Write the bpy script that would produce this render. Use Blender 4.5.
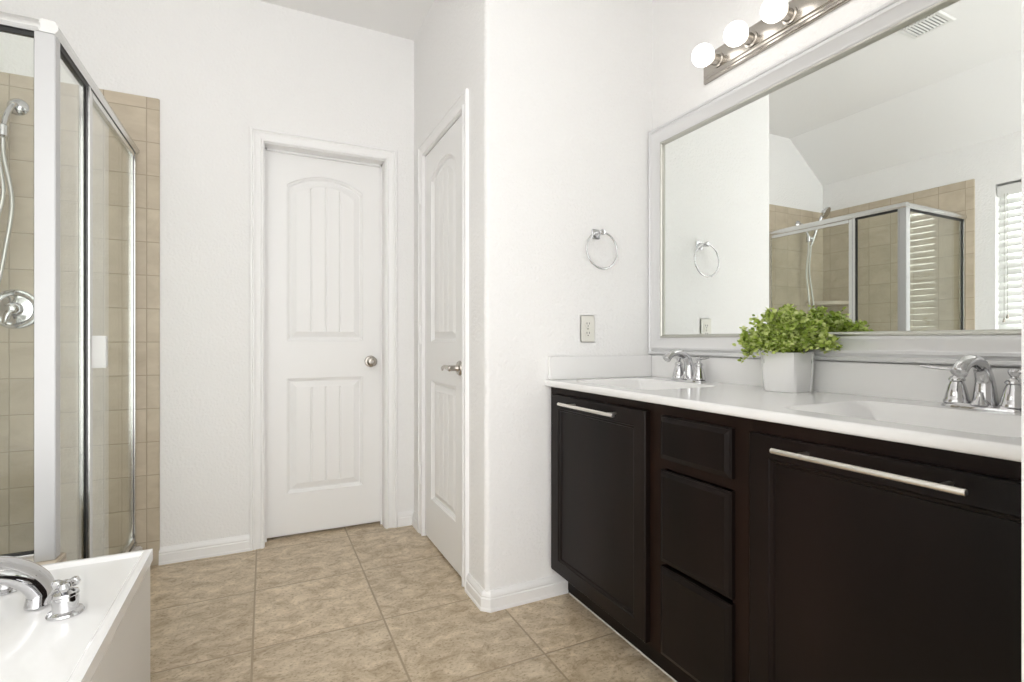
import bpy, bmesh, math, random
from mathutils import Vector, Matrix
random.seed(7)
PI = math.pi
for o in list(bpy.data.objects): bpy.data.objects.remove(o)
SC = bpy.context.scene
C = SC.collection

# ------------------------------------------------------------------ camera, world, light, exposure
cam_d = bpy.data.cameras.new('camera'); cam = bpy.data.objects.new('camera', cam_d); C.objects.link(cam)
cam_d.sensor_width = 36.0; cam_d.lens = 36.0 * 510 / 1024; cam_d.clip_start = 0.02
cam.location = (0, 0, 1.05); cam.rotation_euler = (PI/2, 0, -math.atan2(247, 510))
SC.camera = cam
W = bpy.data.worlds.new('daylight'); SC.world = W; W.use_nodes = True
bg = W.node_tree.nodes['Background']; bg.inputs[0].default_value = (1.0, 0.995, 0.99, 1); bg.inputs[1].default_value = 2.5
SC.view_settings.view_transform = 'Standard'; SC.view_settings.look = 'None'
SC.view_settings.gamma = 1.0; SC.view_settings.exposure = 0.39; SC.view_settings.use_curve_mapping = False

def area(name, loc, rot, sx, sy, power, col=(1, 1, 1)):
    d = bpy.data.lights.new(name, 'AREA'); d.shape = 'RECTANGLE'; d.size = sx; d.size_y = sy; d.energy = power; d.color = col
    o = bpy.data.objects.new(name, d); C.objects.link(o); o.location = loc; o.rotation_euler = rot
    return o
area('daylight_through_window', (-1.75, 1.1, 1.6), (0, -PI/2, 0), 1.3, 1.3, 11)

# ------------------------------------------------------------------ materials
def newmat(name):
    m = bpy.data.materials.new(name); m.use_nodes = True
    return m, m.node_tree.nodes, m.node_tree.links, m.node_tree.nodes['Principled BSDF']
def pmat(name, col, rough=0.5, metal=0.0, bump=None, spec=None, coat=0.0, var=None, emis=0):
    m, N, L, B = newmat(name)
    B.inputs['Base Color'].default_value = (*col, 1); B.inputs['Roughness'].default_value = rough
    B.inputs['Metallic'].default_value = metal
    if spec is not None: B.inputs['Specular IOR Level'].default_value = spec
    if coat: B.inputs['Coat Weight'].default_value = coat; B.inputs['Coat Roughness'].default_value = 0.05
    tc = N.new('ShaderNodeTexCoord')
    if bump:
        sc, st, dist = bump
        n = N.new('ShaderNodeTexNoise'); n.inputs['Scale'].default_value = sc; n.inputs['Detail'].default_value = 3
        L.new(tc.outputs['Object'], n.inputs['Vector'])
        b = N.new('ShaderNodeBump'); b.inputs['Strength'].default_value = st; b.inputs['Distance'].default_value = dist
        L.new(n.outputs[0], b.inputs['Height']); L.new(b.outputs[0], B.inputs['Normal'])
    if var:
        sc, c2, stretch = var
        mp = N.new('ShaderNodeMapping'); mp.inputs['Scale'].default_value = stretch
        n = N.new('ShaderNodeTexNoise'); n.inputs['Scale'].default_value = sc; n.inputs['Detail'].default_value = 6
        r = N.new('ShaderNodeValToRGB'); r.color_ramp.elements[0].position = 0.35; r.color_ramp.elements[1].position = 0.68
        r.color_ramp.elements[0].color = (*col, 1); r.color_ramp.elements[1].color = (*c2, 1)
        L.new(tc.outputs['Object'], mp.inputs[0]); L.new(mp.outputs[0], n.inputs['Vector'])
        L.new(n.outputs[0], r.inputs[0]); L.new(r.outputs[0], B.inputs['Base Color'])
    if emis:
        B.inputs['Emission Color'].default_value = (1, 0.97, 0.93, 1); B.inputs['Emission Strength'].default_value = emis
    return m

WALLC = (0.895, 0.888, 0.878)
M_wall = pmat('painted_wall', WALLC, 0.75, bump=(85, 0.9, 0.004), spec=0.25)
M_ceil = pmat('painted_ceiling', (0.90, 0.895, 0.887), 0.85, bump=(60, 0.2, 0.004), spec=0.2)
M_trim = pmat('painted_trim', (0.90, 0.895, 0.887), 0.38, bump=(9, 0.05, 0.002))
M_door = pmat('painted_door', (0.89, 0.885, 0.875), 0.38, bump=(120, 0.05, 0.001))
M_wood = pmat('espresso_wood', (0.0055, 0.0038, 0.0032), 0.34, spec=0.16, bump=(60, 0.06, 0.001), var=(5, (0.012, 0.007, 0.0058), (1, 1, 0.3)))
M_wood2 = pmat('espresso_face_frame', (0.010, 0.0055, 0.004), 0.4, spec=0.12, bump=(60, 0.06, 0.001), var=(6, (0.020, 0.010, 0.007), (1, 1, 0.3)))
M_dark = pmat('dark_gap', (0.004, 0.003, 0.003), 0.7, var=(10, (0.006, 0.005, 0.004), (1, 1, 1)))
M_counter = pmat('cultured_marble', (0.88, 0.875, 0.865), 0.13, spec=0.45, var=(3, (0.86, 0.855, 0.845), (1, 1, 1)))
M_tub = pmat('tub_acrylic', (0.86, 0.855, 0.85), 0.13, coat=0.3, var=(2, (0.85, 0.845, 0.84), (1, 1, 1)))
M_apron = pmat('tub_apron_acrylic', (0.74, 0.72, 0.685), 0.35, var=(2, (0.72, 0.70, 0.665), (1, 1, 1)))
M_chrome = pmat('polished_chrome', (0.62, 0.62, 0.63), 0.06, 1.0, bump=(30, 0.02, 0.0005))
M_nickel = pmat('satin_nickel', (0.47, 0.44, 0.40), 0.27, 1.0, bump=(200, 0.04, 0.0005))
M_nickel_l = pmat('brushed_steel_pull', (0.80, 0.77, 0.72), 0.32, 1.0, bump=(200, 0.04, 0.0005))
M_alu = pmat('bright_aluminium', (0.70, 0.70, 0.69), 0.24, 1.0, bump=(90, 0.02, 0.0005))
M_post = pmat('satin_aluminium_post', (0.50, 0.50, 0.50), 0.28, 0.35, bump=(90, 0.02, 0.0005))
M_gasket = pmat('black_gasket', (0.012, 0.012, 0.011), 0.5, var=(20, (0.016, 0.016, 0.014), (1, 1, 1)))
M_frame = pmat('silver_white_frame', (0.78, 0.78, 0.785), 0.3, 0.35, bump=(70, 0.05, 0.001))
M_bead = pmat('antique_silver_bead', (0.56, 0.555, 0.51), 0.32, 0.8, bump=(70, 0.05, 0.001))
M_plate = pmat('ivory_plastic', (0.80, 0.785, 0.72), 0.35, var=(8, (0.79, 0.775, 0.71), (1, 1, 1)))
M_slot = pmat('slot_dark', (0.05, 0.045, 0.04), 0.5, var=(20, (0.06, 0.05, 0.045), (1, 1, 1)))
M_duct = pmat('duct_shade_grey', (0.42, 0.42, 0.41), 0.7, var=(20, (0.38, 0.38, 0.37), (1, 1, 1)))  # grey colour stands in for the shade inside the duct
M_white = pmat('white_plastic', (0.82, 0.82, 0.80), 0.3, var=(8, (0.80, 0.80, 0.78), (1, 1, 1)))
M_pot = pmat('white_glazed_ceramic', (0.86, 0.855, 0.85), 0.18, bump=(25, 0.15, 0.003))
M_soil = pmat('dark_moss', (0.05, 0.06, 0.02), 0.9, bump=(80, 0.6, 0.01))
M_pan = pmat('shower_pan_acrylic', (0.74, 0.72, 0.68), 0.3, var=(3, (0.72, 0.70, 0.66), (1, 1, 1)))
M_shelf = pmat('beige_shelf_ceramic', (0.52, 0.45, 0.35), 0.35, var=(6, (0.56, 0.49, 0.39), (1, 1, 1)))
M_caulk = pmat('caulk', (0.66, 0.63, 0.58), 0.6, var=(20, (0.6, 0.57, 0.52), (1, 1, 1)))
M_bulb = pmat('lit_bulb', (0.9, 0.9, 0.9), 0.3, emis=2.6)
M_hose = pmat('steel_hose', (0.66, 0.66, 0.64), 0.3, 0.8, bump=(400, 0.4, 0.001))

def leaf_mat():
    m, N, L, B = newmat('leaf_green')
    g = N.new('ShaderNodeNewGeometry'); r = N.new('ShaderNodeValToRGB')
    e = r.color_ramp.elements
    e[0].color = (0.20, 0.30, 0.035, 1); e[0].position = 0.0
    e[1].color = (0.82, 0.88, 0.42, 1); e[1].position = 1.0
    x = e.new(0.45); x.color = (0.50, 0.62, 0.12, 1)
    L.new(g.outputs['Random Per Island'], r.inputs[0]); L.new(r.outputs[0], B.inputs['Base Color'])
    B.inputs['Roughness'].default_value = 0.45
    t = N.new('ShaderNodeBsdfTranslucent'); L.new(r.outputs[0], t.inputs[0])
    mx = N.new('ShaderNodeMixShader'); mx.inputs[0].default_value = 0.3
    L.new(B.outputs[0], mx.inputs[1]); L.new(t.outputs[0], mx.inputs[2]); L.new(mx.outputs[0], N['Material Output'].inputs[0])
    return m
M_leaf = leaf_mat()
M_stem = pmat('stem_green', (0.12, 0.17, 0.04), 0.6, var=(30, (0.18, 0.2, 0.06), (1, 1, 1)))

def mirror_mat():
    m, N, L, B = newmat('mirror_silvering')
    g = N.new('ShaderNodeBsdfGlossy'); g.inputs[0].default_value = (0.93, 0.955, 0.935, 1); g.inputs['Roughness'].default_value = 0
    L.new(g.outputs[0], N['Material Output'].inputs[0]); return m
M_mirror = mirror_mat()
def glass_mat(name='shower_glass', tint=(0.955, 0.97, 0.95)):
    m, N, L, B = newmat(name)
    t = N.new('ShaderNodeBsdfTransparent'); t.inputs[0].default_value = (*tint, 1)
    g = N.new('ShaderNodeBsdfGlossy'); g.inputs[0].default_value = (1, 1, 1, 1); g.inputs['Roughness'].default_value = 0.0
    ge = N.new('ShaderNodeNewGeometry'); dt = N.new('ShaderNodeVectorMath'); dt.operation = 'DOT_PRODUCT'
    L.new(ge.outputs['Incoming'], dt.inputs[0]); L.new(ge.outputs['True Normal'], dt.inputs[1])
    ab = N.new('ShaderNodeMath'); ab.operation = 'ABSOLUTE'; L.new(dt.outputs['Value'], ab.inputs[0])
    iv = N.new('ShaderNodeMath'); iv.operation = 'SUBTRACT'; iv.inputs[0].default_value = 1.0; L.new(ab.outputs[0], iv.inputs[1])
    f = N.new('ShaderNodeMath'); f.operation = 'POWER'; f.inputs[1].default_value = 5.0; L.new(iv.outputs[0], f.inputs[0])
    mu = N.new('ShaderNodeMath'); mu.operation = 'MULTIPLY_ADD'; mu.inputs[1].default_value = 0.95; mu.inputs[2].default_value = 0.035; mu.use_clamp = True
    mx = N.new('ShaderNodeMixShader')
    L.new(f.outputs[0], mu.inputs[0]); L.new(mu.outputs[0], mx.inputs[0]); L.new(t.outputs[0], mx.inputs[1]); L.new(g.outputs[0], mx.inputs[2])
    L.new(mx.outputs[0], N['Material Output'].inputs[0]); return m
M_glass = glass_mat()
def blind_mat():
    m, N, L, B = newmat('faux_wood_slats')
    B.inputs['Base Color'].default_value = (0.86, 0.86, 0.85, 1); B.inputs['Roughness'].default_value = 0.35
    t = N.new('ShaderNodeBsdfTranslucent'); t.inputs[0].default_value = (0.9, 0.9, 0.88, 1)
    mx = N.new('ShaderNodeMixShader'); mx.inputs[0].default_value = 0.12
    L.new(B.outputs[0], mx.inputs[1]); L.new(t.outputs[0], mx.inputs[2]); L.new(mx.outputs[0], N['Material Output'].inputs[0]); return m
M_blind = blind_mat()

def tile_mat(name, axA, axB, pA, pB, oA, oB, gw, c1, c2, cg, nscale, nstretch, rough=0.4, varamt=0.06, ramp=(0.3, 0.72), speck=False):
    m, N, L, B = newmat(name)
    def math_(op, a, b=None, c=None):
        n = N.new('ShaderNodeMath'); n.operation = op
        for i, v in enumerate((a, b, c)):
            if v is None: continue
            if isinstance(v, (int, float)): n.inputs[i].default_value = v
            else: L.new(v, n.inputs[i])
        return n.outputs[0]
    tc = N.new('ShaderNodeTexCoord'); s = N.new('ShaderNodeSeparateXYZ'); L.new(tc.outputs['Object'], s.inputs[0])
    A = math_('DIVIDE', math_('SUBTRACT', s.outputs[axA], oA), pA); Bc = math_('DIVIDE', math_('SUBTRACT', s.outputs[axB], oB), pB)
    def edge(v, p):
        f = math_('FRACT', v); d = math_('MINIMUM', f, math_('SUBTRACT', 1.0, f)); return math_('MULTIPLY', d, p)
    d = math_('MINIMUM', edge(A, pA), edge(Bc, pB))
    mr = N.new('ShaderNodeMapRange'); mr.inputs[1].default_value = gw*0.4; mr.inputs[2].default_value = gw*0.75; L.new(d, mr.inputs[0])
    cell = N.new('ShaderNodeCombineXYZ'); L.new(math_('FLOOR', A), cell.inputs[0]); L.new(math_('FLOOR', Bc), cell.inputs[1])
    wn = N.new('ShaderNodeTexWhiteNoise'); wn.noise_dimensions = '3D'; L.new(cell.outputs[0], wn.inputs[0])
    off = N.new('ShaderNodeVectorMath'); off.operation = 'MULTIPLY_ADD'; L.new(wn.outputs['Color'], off.inputs[0]); off.inputs[1].default_value = (3, 3, 3)
    mp = N.new('ShaderNodeMapping'); mp.inputs['Scale'].default_value = nstretch; L.new(tc.outputs['Object'], mp.inputs[0]); L.new(mp.outputs[0], off.inputs[2])
    n1 = N.new('ShaderNodeTexNoise'); n1.inputs['Scale'].default_value = nscale; n1.inputs['Detail'].default_value = 9; n1.inputs['Roughness'].default_value = 0.70 if speck else 0.6
    n1.inputs['Distortion'].default_value = 0.6
    L.new(off.outputs[0], n1.inputs['Vector'])
    r = N.new('ShaderNodeValToRGB'); r.color_ramp.elements[0].position = ramp[0]; r.color_ramp.elements[1].position = ramp[1]
    r.color_ramp.elements[0].color = (*c1, 1); r.color_ramp.elements[1].color = (*c2, 1); L.new(n1.outputs[0], r.inputs[0])
    hs = N.new('ShaderNodeHueSaturation'); L.new(r.outputs[0], hs.inputs['Color'])
    L.new(math_('MULTIPLY_ADD', wn.outputs['Value'], varamt*2, 1-varamt), hs.inputs['Value'])
    colout = hs.outputs[0]
    if speck:
        n3 = N.new('ShaderNodeTexNoise'); n3.inputs['Scale'].default_value = nscale*7; n3.inputs['Detail'].default_value = 4; L.new(off.outputs[0], n3.inputs['Vector'])
        r3 = N.new('ShaderNodeValToRGB'); r3.color_ramp.elements[0].position = 0.30; r3.color_ramp.elements[1].position = 0.47
        r3.color_ramp.elements[0].color = (0.55, 0.50, 0.42, 1); r3.color_ramp.elements[1].color = (1, 1, 1, 1); L.new(n3.outputs[0], r3.inputs[0])
        mm = N.new('ShaderNodeMix'); mm.data_type = 'RGBA'; mm.blend_type = 'MULTIPLY'; mm.inputs[0].default_value = 0.8
        L.new(colout, mm.inputs[6]); L.new(r3.outputs[0], mm.inputs[7]); colout = mm.outputs[2]
    mix = N.new('ShaderNodeMix'); mix.data_type = 'RGBA'; mix.inputs[6].default_value = (*cg, 1)
    L.new(mr.outputs[0], mix.inputs[0]); L.new(colout, mix.inputs[7]); L.new(mix.outputs[2], B.inputs['Base Color'])
    B.inputs['Roughness'].default_value = rough
    bp = N.new('ShaderNodeBump'); bp.inputs['Strength'].default_value = 0.5; bp.inputs['Distance'].default_value = 0.002
    L.new(math_('MULTIPLY_ADD', n1.outputs[0], 0.35, mr.outputs[0]), bp.inputs['Height']); L.new(bp.outputs[0], B.inputs['Normal'])
    return m
M_floor = tile_mat('travertine_floor_tile', 0, 1, 0.442, 0.4525, -0.0385, 0.134, 0.006,
                   (0.41, 0.31, 0.195), (0.72, 0.60, 0.44), (0.37, 0.285, 0.185), 13, (1.0, 1.35, 1), rough=0.33, speck=True, ramp=(0.36, 0.64))
TC1, TC2, TCG = (0.49, 0.415, 0.31), (0.62, 0.54, 0.42), (0.41, 0.34, 0.25)
M_tileB = tile_mat('beige_wall_tile', 0, 2, 0.160, 0.155, -0.495, 0.89, 0.0035, TC1, TC2, TCG, 6, (1, 1, 1.6), rough=0.35, varamt=0.02)
M_tileL = tile_mat('beige_wall_tile_side', 1, 2, 0.160, 0.155, 1.85, 0.89, 0.0035, TC1, TC2, TCG, 6, (1, 1, 1.6), rough=0.35, varamt=0.02)

# ------------------------------------------------------------------ mesh helpers
def link(name, bm, mat, parent=None, smooth=False, loc=(0, 0, 0)):
    bmesh.ops.recalc_face_normals(bm, faces=bm.faces)
    me = bpy.data.meshes.new(name); bm.to_mesh(me); bm.free(); me.materials.append(mat)
    if smooth:
        for p in me.polygons: p.use_smooth = True
        if smooth != 'all':
            me.set_sharp_from_angle(angle=math.radians(smooth if smooth is not True else 35))
    o = bpy.data.objects.new(name, me); C.objects.link(o)
    if parent: o.parent = parent
    return o
def root(name, loc, label, cat, group=None, rz=0):
    o = bpy.data.objects.new(name, None); C.objects.link(o); o.location = loc; o.rotation_euler = (0, 0, rz)
    o.empty_display_size = 0.05
    tag(o, label, cat, group); return o
def tag(o, label, cat, group=None):
    o['label'] = label; o['category'] = cat
    if group: o['group'] = group
    return o
def struct(o):
    o['kind'] = 'structure'; return o
def BM(): return bmesh.new()
def box(bm, a, b, bev=0.0, seg=2):
    a = Vector(a); b = Vector(b); c = (a+b)/2; d = b-a
    r = bmesh.ops.create_cube(bm, size=1.0, matrix=Matrix.Translation(c) @ Matrix.Diagonal((abs(d.x), abs(d.y), abs(d.z), 1)))
    if bev > 0:
        es = set(e for v in r['verts'] for e in v.link_edges)
        bmesh.ops.bevel(bm, geom=list(es), offset=bev, segments=seg, affect='EDGES', clamp_overlap=True)
    return bm
def prism(bm, pts, axis, lo, hi):
    """pts 2-D polygon; axis 'x','y','z' is the extrusion axis."""
    def P(p, h):
        if axis == 'z': return (p[0], p[1], h)
        if axis == 'y': return (p[0], h, p[1])
        return (h, p[0], p[1])
    A = [bm.verts.new(P(p, lo)) for p in pts]; B = [bm.verts.new(P(p, hi)) for p in pts]
    n = len(pts)
    for i in range(n): bm.faces.new((A[i], A[(i+1) % n], B[(i+1) % n], B[i]))
    bm.faces.new(A[::-1]); bm.faces.new(B)
    return bm
def lathe(bm, prof, M=Matrix(), seg=32):
    """prof: list (r, z) revolved about local z."""
    rings = []
    for r, z in prof:
        if r < 1e-6: rings.append([bm.verts.new(M @ Vector((0, 0, z)))])
        else: rings.append([bm.verts.new(M @ Vector((r*math.cos(2*PI*k/seg), r*math.sin(2*PI*k/seg), z))) for k in range(seg)])
    for a, b in zip(rings, rings[1:]):
        for k in range(seg):
            k2 = (k+1) % seg
            if len(a) == 1 and len(b) == 1: continue
            if len(a) == 1: bm.faces.new((a[0], b[k2], b[k]))
            elif len(b) == 1: bm.faces.new((a[k], a[k2], b[0]))
            else: bm.faces.new((a[k], a[k2], b[k2], b[k]))
    if len(rings[0]) > 1: bm.faces.new(rings[0][::-1])
    if len(rings[-1]) > 1: bm.faces.new(rings[-1])
    return bm
def smooth_path(pts, n=8):
    out = []; P = [Vector(p) for p in pts]
    for i in range(len(P)-1):
        p0 = P[max(i-1, 0)]; p1 = P[i]; p2 = P[i+1]; p3 = P[min(i+2, len(P)-1)]
        for k in range(n):
            t = k/n
            out.append(0.5*((2*p1)+(-p0+p2)*t+(2*p0-5*p1+4*p2-p3)*t*t+(-p0+3*p1-3*p2+p3)*t**3))
    out.append(P[-1]); return out
def tube(bm, pts, rad, seg=14, closed=False, flat=None):
    """rad float or list; flat=(scale_side, scale_up) gives oval section."""
    P = [Vector(p) for p in pts]; n = len(P)
    R = rad if isinstance(rad, (list, tuple)) else [rad]*n
    if len(R) != n:
        R = [R[0]+(R[-1]-R[0])*i/(n-1) if len(R) == 2 else R[min(int(i*(len(R)-1)/(n-1)), len(R)-2)]*(1-((i*(len(R)-1)/(n-1)) - min(int(i*(len(R)-1)/(n-1)), len(R)-2)))+R[min(int(i*(len(R)-1)/(n-1)), len(R)-2)+1]*((i*(len(R)-1)/(n-1)) - min(int(i*(len(R)-1)/(n-1)), len(R)-2)) for i in range(n)]
    up = None; rings = []
    for i in range(n):
        if closed: t = (P[(i+1) % n]-P[i-1]).normalized()
        else: t = (P[min(i+1, n-1)]-P[max(i-1, 0)]).normalized()
        if up is None:
            up = Vector((0, 0, 1)) if abs(t.z) < 0.9 else Vector((1, 0, 0))
        s = t.cross(up).normalized(); up = s.cross(t).normalized()
        fs, fu = flat if flat else (1, 1)
        rings.append([bm.verts.new(P[i]+R[i]*(fs*math.cos(2*PI*k/seg)*s+fu*math.sin(2*PI*k/seg)*up)) for k in range(seg)])
    m = n if closed else n-1
    for i in range(m):
        a = rings[i]; b = rings[(i+1) % n]
        for k in range(seg): bm.faces.new((a[k], a[(k+1) % seg], b[(k+1) % seg], b[k]))
    if not closed: bm.faces.new(rings[0][::-1]); bm.faces.new(rings[-1])
    return bm
def T(x, y, z): return Matrix.Translation((x, y, z))
def RX(a): return Matrix.Rotation(a, 4, 'X')
def RY(a): return Matrix.Rotation(a, 4, 'Y')
def RZ(a): return Matrix.Rotation(a, 4, 'Z')
def loops(bm, L, closed_last=None):
    for a, b in zip(L, L[1:]):
        n = len(a)
        for i in range(n): bm.faces.new((a[i], a[(i+1) % n], b[(i+1) % n], b[i]))

# ------------------------------------------------------------------ the setting
XR, XL, YB, YT, XC = 1.60, -1.30, 2.883, 1.826, 0.771   # vanity wall, window wall, back wall, towel ring wall, closet wall
YN = -1.1; ZC = 2.775; XS = -0.86; ZS = 2.43               # open side behind the camera, flat ceiling, crease, eave height
bm = BM(); box(bm, (XL-0.1, -0.35, -0.1), (XR+0.1, 3.1, 0)); struct(link('floor', bm, M_floor))
bm = BM(); prism(bm, [(XL-0.1, ZS-0.1*0.34/0.44), (XS, ZC), (XR+0.1, ZC), (XR+0.1, ZC+0.1), (XL-0.1, ZC+0.1)], 'y', YN, 3.1)
struct(link('ceiling', bm, M_ceil))
# back wall with gable end and door opening
DX0, DX1, DZ = -0.005, 0.608, 2.062
bm = BM(); t = 0.12
prism(bm, [(XL, 0), (DX0-0.001, 0), (DX0-0.001, ZC), (XS, ZC), (XL, ZS)], 'y', YB, YB+t)
prism(bm, [(DX0-0.001, DZ), (DX1+0.001, DZ), (DX1+0.001, ZC), (DX0-0.001, ZC)], 'y', YB, YB+t)
prism(bm, [(DX1+0.001, 0), (XC, 0), (XC, ZC), (DX1+0.001, ZC)], 'y', YB, YB+t)
struct(link('wall_back', bm, M_wall))
bm = BM(); box(bm, (DX0-0.02, YB+t+0.004, 0), (DX1+0.02, YB+t+0.03, 2.1)); struct(link('door_light_block', bm, M_wall))  # unseen slab, added to keep outside light from showing under the door
# left wall with window opening
WY0, WY1, WZ0, WZ1 = 0.45, 1.69, 0.98, 2.115
bm = BM()
box(bm, (XL-0.1, YN, 0), (XL, WY0, ZS)); box(bm, (XL-0.1, WY1, 0), (XL, 3.0, ZS))
box(bm, (XL-0.1, WY0, 0), (XL, WY1, WZ0)); box(bm, (XL-0.1, WY0, WZ1), (XL, WY1, ZS))
struct(link('wall_left', bm, M_wall))
bm = BM(); box(bm, (XR, YN, 0), (XR+0.1, YT, ZC)); struct(link('wall_right', bm, M_wall))
# towel ring wall, rounded outer corner
bm = BM()
prof = [(XC, YT+0.1), (XR+0.1, YT+0.1), (XR+0.1, YT)]
for k in range(7):
    a = PI/2*k/6; prof.append((XC+0.020-0.020*math.sin(a), YT+0.020-0.020*math.cos(a)))
prism(bm, prof, 'z', 0, ZC); struct(link('wall_alcove', bm, M_wall, smooth=True))
# closet wall with door opening
CY0, CY1, CZ = 2.066, 2.682, 2.048
bm = BM()
box(bm, (XC, YT+0.1, 0), (XC+0.1, CY0, ZC)); box(bm, (XC, CY1, 0), (XC+0.1, YB+t, ZC)); box(bm, (XC, CY0, CZ), (XC+0.1, CY1, ZC))
struct(link('wall_closet', bm, M_wall))
bm = BM(); box(bm, (XC+0.07, CY0, 0), (XC+0.095, CY1, CZ)); struct(link('closet_light_block', bm, M_wall))  # added backing behind the closet leaf, unseen, blocks light at its gaps
# stub wall that ends the vanity, right edge of the picture
bm = BM(); box(bm, (0.735, 0.13, 0), (XR, 0.2585, ZC), 0.008); struct(link('wall_stub', bm, M_wall, smooth=True))

# baseboards: profile extruded
def baseboard(name, p0, p1, nrm, h=0.078, ext=(0, 0)):
    """p0,p1 along the wall foot (2-D); nrm points into the room."""
    p0 = Vector(p0); p1 = Vector(p1); n = Vector(nrm); d = (p1-p0).normalized()
    prof = [(0, 0), (0.017, 0), (0.017, 0.010), (0.0145, 0.014), (0.0145, h*0.60), (0.011, h*0.66), (0.0125, h*0.74), (0.010, h*0.84), (0.006, h*0.93), (0.004, h), (0, h)]
    bm = BM(); A = []; B = []
    for o, z in prof:
        a = p0+n*o-d*(o*ext[0]); b = p1+n*o+d*(o*ext[1])
        A.append(bm.verts.new((a.x, a.y, z))); B.append(bm.verts.new((b.x, b.y, z)))
    k = len(prof)
    for i in range(k): bm.faces.new((A[i], A[(i+1) % k], B[(i+1) % k], B[i]))
    bm.faces.new(A[::-1]); bm.faces.new(B)
    return struct(link(name, bm, M_trim))
baseboard('baseboard_back', (-0.448, YB), (DX0-0.062, YB), (0, -1))
baseboard('baseboard_back_corner', (DX1+0.066, YB), (XC, YB), (0, -1))
baseboard('baseboard_closet_far', (XC, YB-0.018), (XC, CY1+0.064), (-1, 0))
def corner_baseboard(h=0.078):
    prof = [(0, 0), (0.017, 0), (0.017, 0.010), (0.0145, 0.014), (0.0145, h*0.60), (0.011, h*0.66), (0.0125, h*0.74), (0.010, h*0.84), (0.006, h*0.93), (0.004, h), (0, h)]
    bm = BM(); L = []
    for o, z in prof:
        L.append([bm.verts.new(p) for p in ((XC-o, CY0-0.062, z), (XC-o, YT+0.020-o*0.414, z), (XC+0.020-o*0.414, YT-o, z), (1.137, YT-o, z))])
    for a, b in zip(L, L[1:]+[L[0]]):
        for i in range(3): bm.faces.new((a[i], a[i+1], b[i+1], b[i]))
    bm.faces.new([l[0] for l in L]); bm.faces.new([l[3] for l in L][::-1])
    struct(link('baseboard_alcove', bm, M_trim))
corner_baseboard()

# casing: mitred three-sided frame, local x across, z up, +y towards the wall
def casing_mesh(bm, x0, x1, z1, w, M, th=0.016):
    prof = [(0, 0), (0, 0.008), (0.003, 0.012), (0.009, 0.0125), (0.013, 0.0105), (0.015, 0.006), (0.019, 0.006), (0.034, 0.0085), (0.044, 0.0135), (0.047, 0.0115), (0.050, 0.0115), (0.053, th+0.001), (w-0.003, th+0.001), (w, th-0.003), (w, 0)]
    L = []
    for s, o in prof:
        L.append([bm.verts.new(M @ Vector(v)) for v in ((x0-s, -o, 0), (x0-s, -o, z1+s), (x1+s, -o, z1+s), (x1+s, -o, 0))])
    for a, b in zip(L, L[1:]+[L[0]]):
        for i in range(3): bm.faces.new((a[i], a[i+1], b[i+1], b[i]))
    bm.faces.new([l[0] for l in L]); bm.faces.new([l[3] for l in L][::-1])
MB = T(0, YB, 0)
bm = BM(); casing_mesh(bm, DX0, DX1, DZ, 0.064, MB)
# jamb lining
for a, b in (((DX0-0.001, 0, 0), (DX0+0.004, t, DZ)), ((DX1-0.004, 0, 0), (DX1+0.001, t, DZ)), ((DX0, 0, DZ-0.004), (DX1, t, DZ))):
    box(bm, MB @ Vector(a), MB @ Vector(b))
for a, b in (((DX0+0.004, 0.072, 0), (DX0+0.013, 0.086, DZ)), ((DX1-0.013, 0.072, 0), (DX1-0.004, 0.086, DZ)), ((DX0, 0.072, DZ-0.014), (DX1, 0.086, DZ-0.004))):
    box(bm, MB @ Vector(a), MB @ Vector(b))
struct(link('trim_1', bm, M_trim))
MC = Matrix(((0, 1, 0, XC), (-1, 0, 0, 0), (0, 0, 1, 0), (0, 0, 0, 1)))   # local x -> -Y, local y -> +X
bm = BM(); casing_mesh(bm, -CY1, -CY0, CZ, 0.060, MC)
for a, b in (((-CY1, 0, 0), (-CY1+0.003, 0.068, CZ)), ((-CY0-0.003, 0, 0), (-CY0, 0.068, CZ)), ((-CY1, 0, CZ-0.003), (-CY0, 0.068, CZ))):
    va = MC @ Vector(a); vb = MC @ Vector(b); box(bm, [min(p, q) for p, q in zip(va, vb)], [max(p, q) for p, q in zip(va, vb)])
struct(link('trim_2', bm, M_trim))

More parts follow.
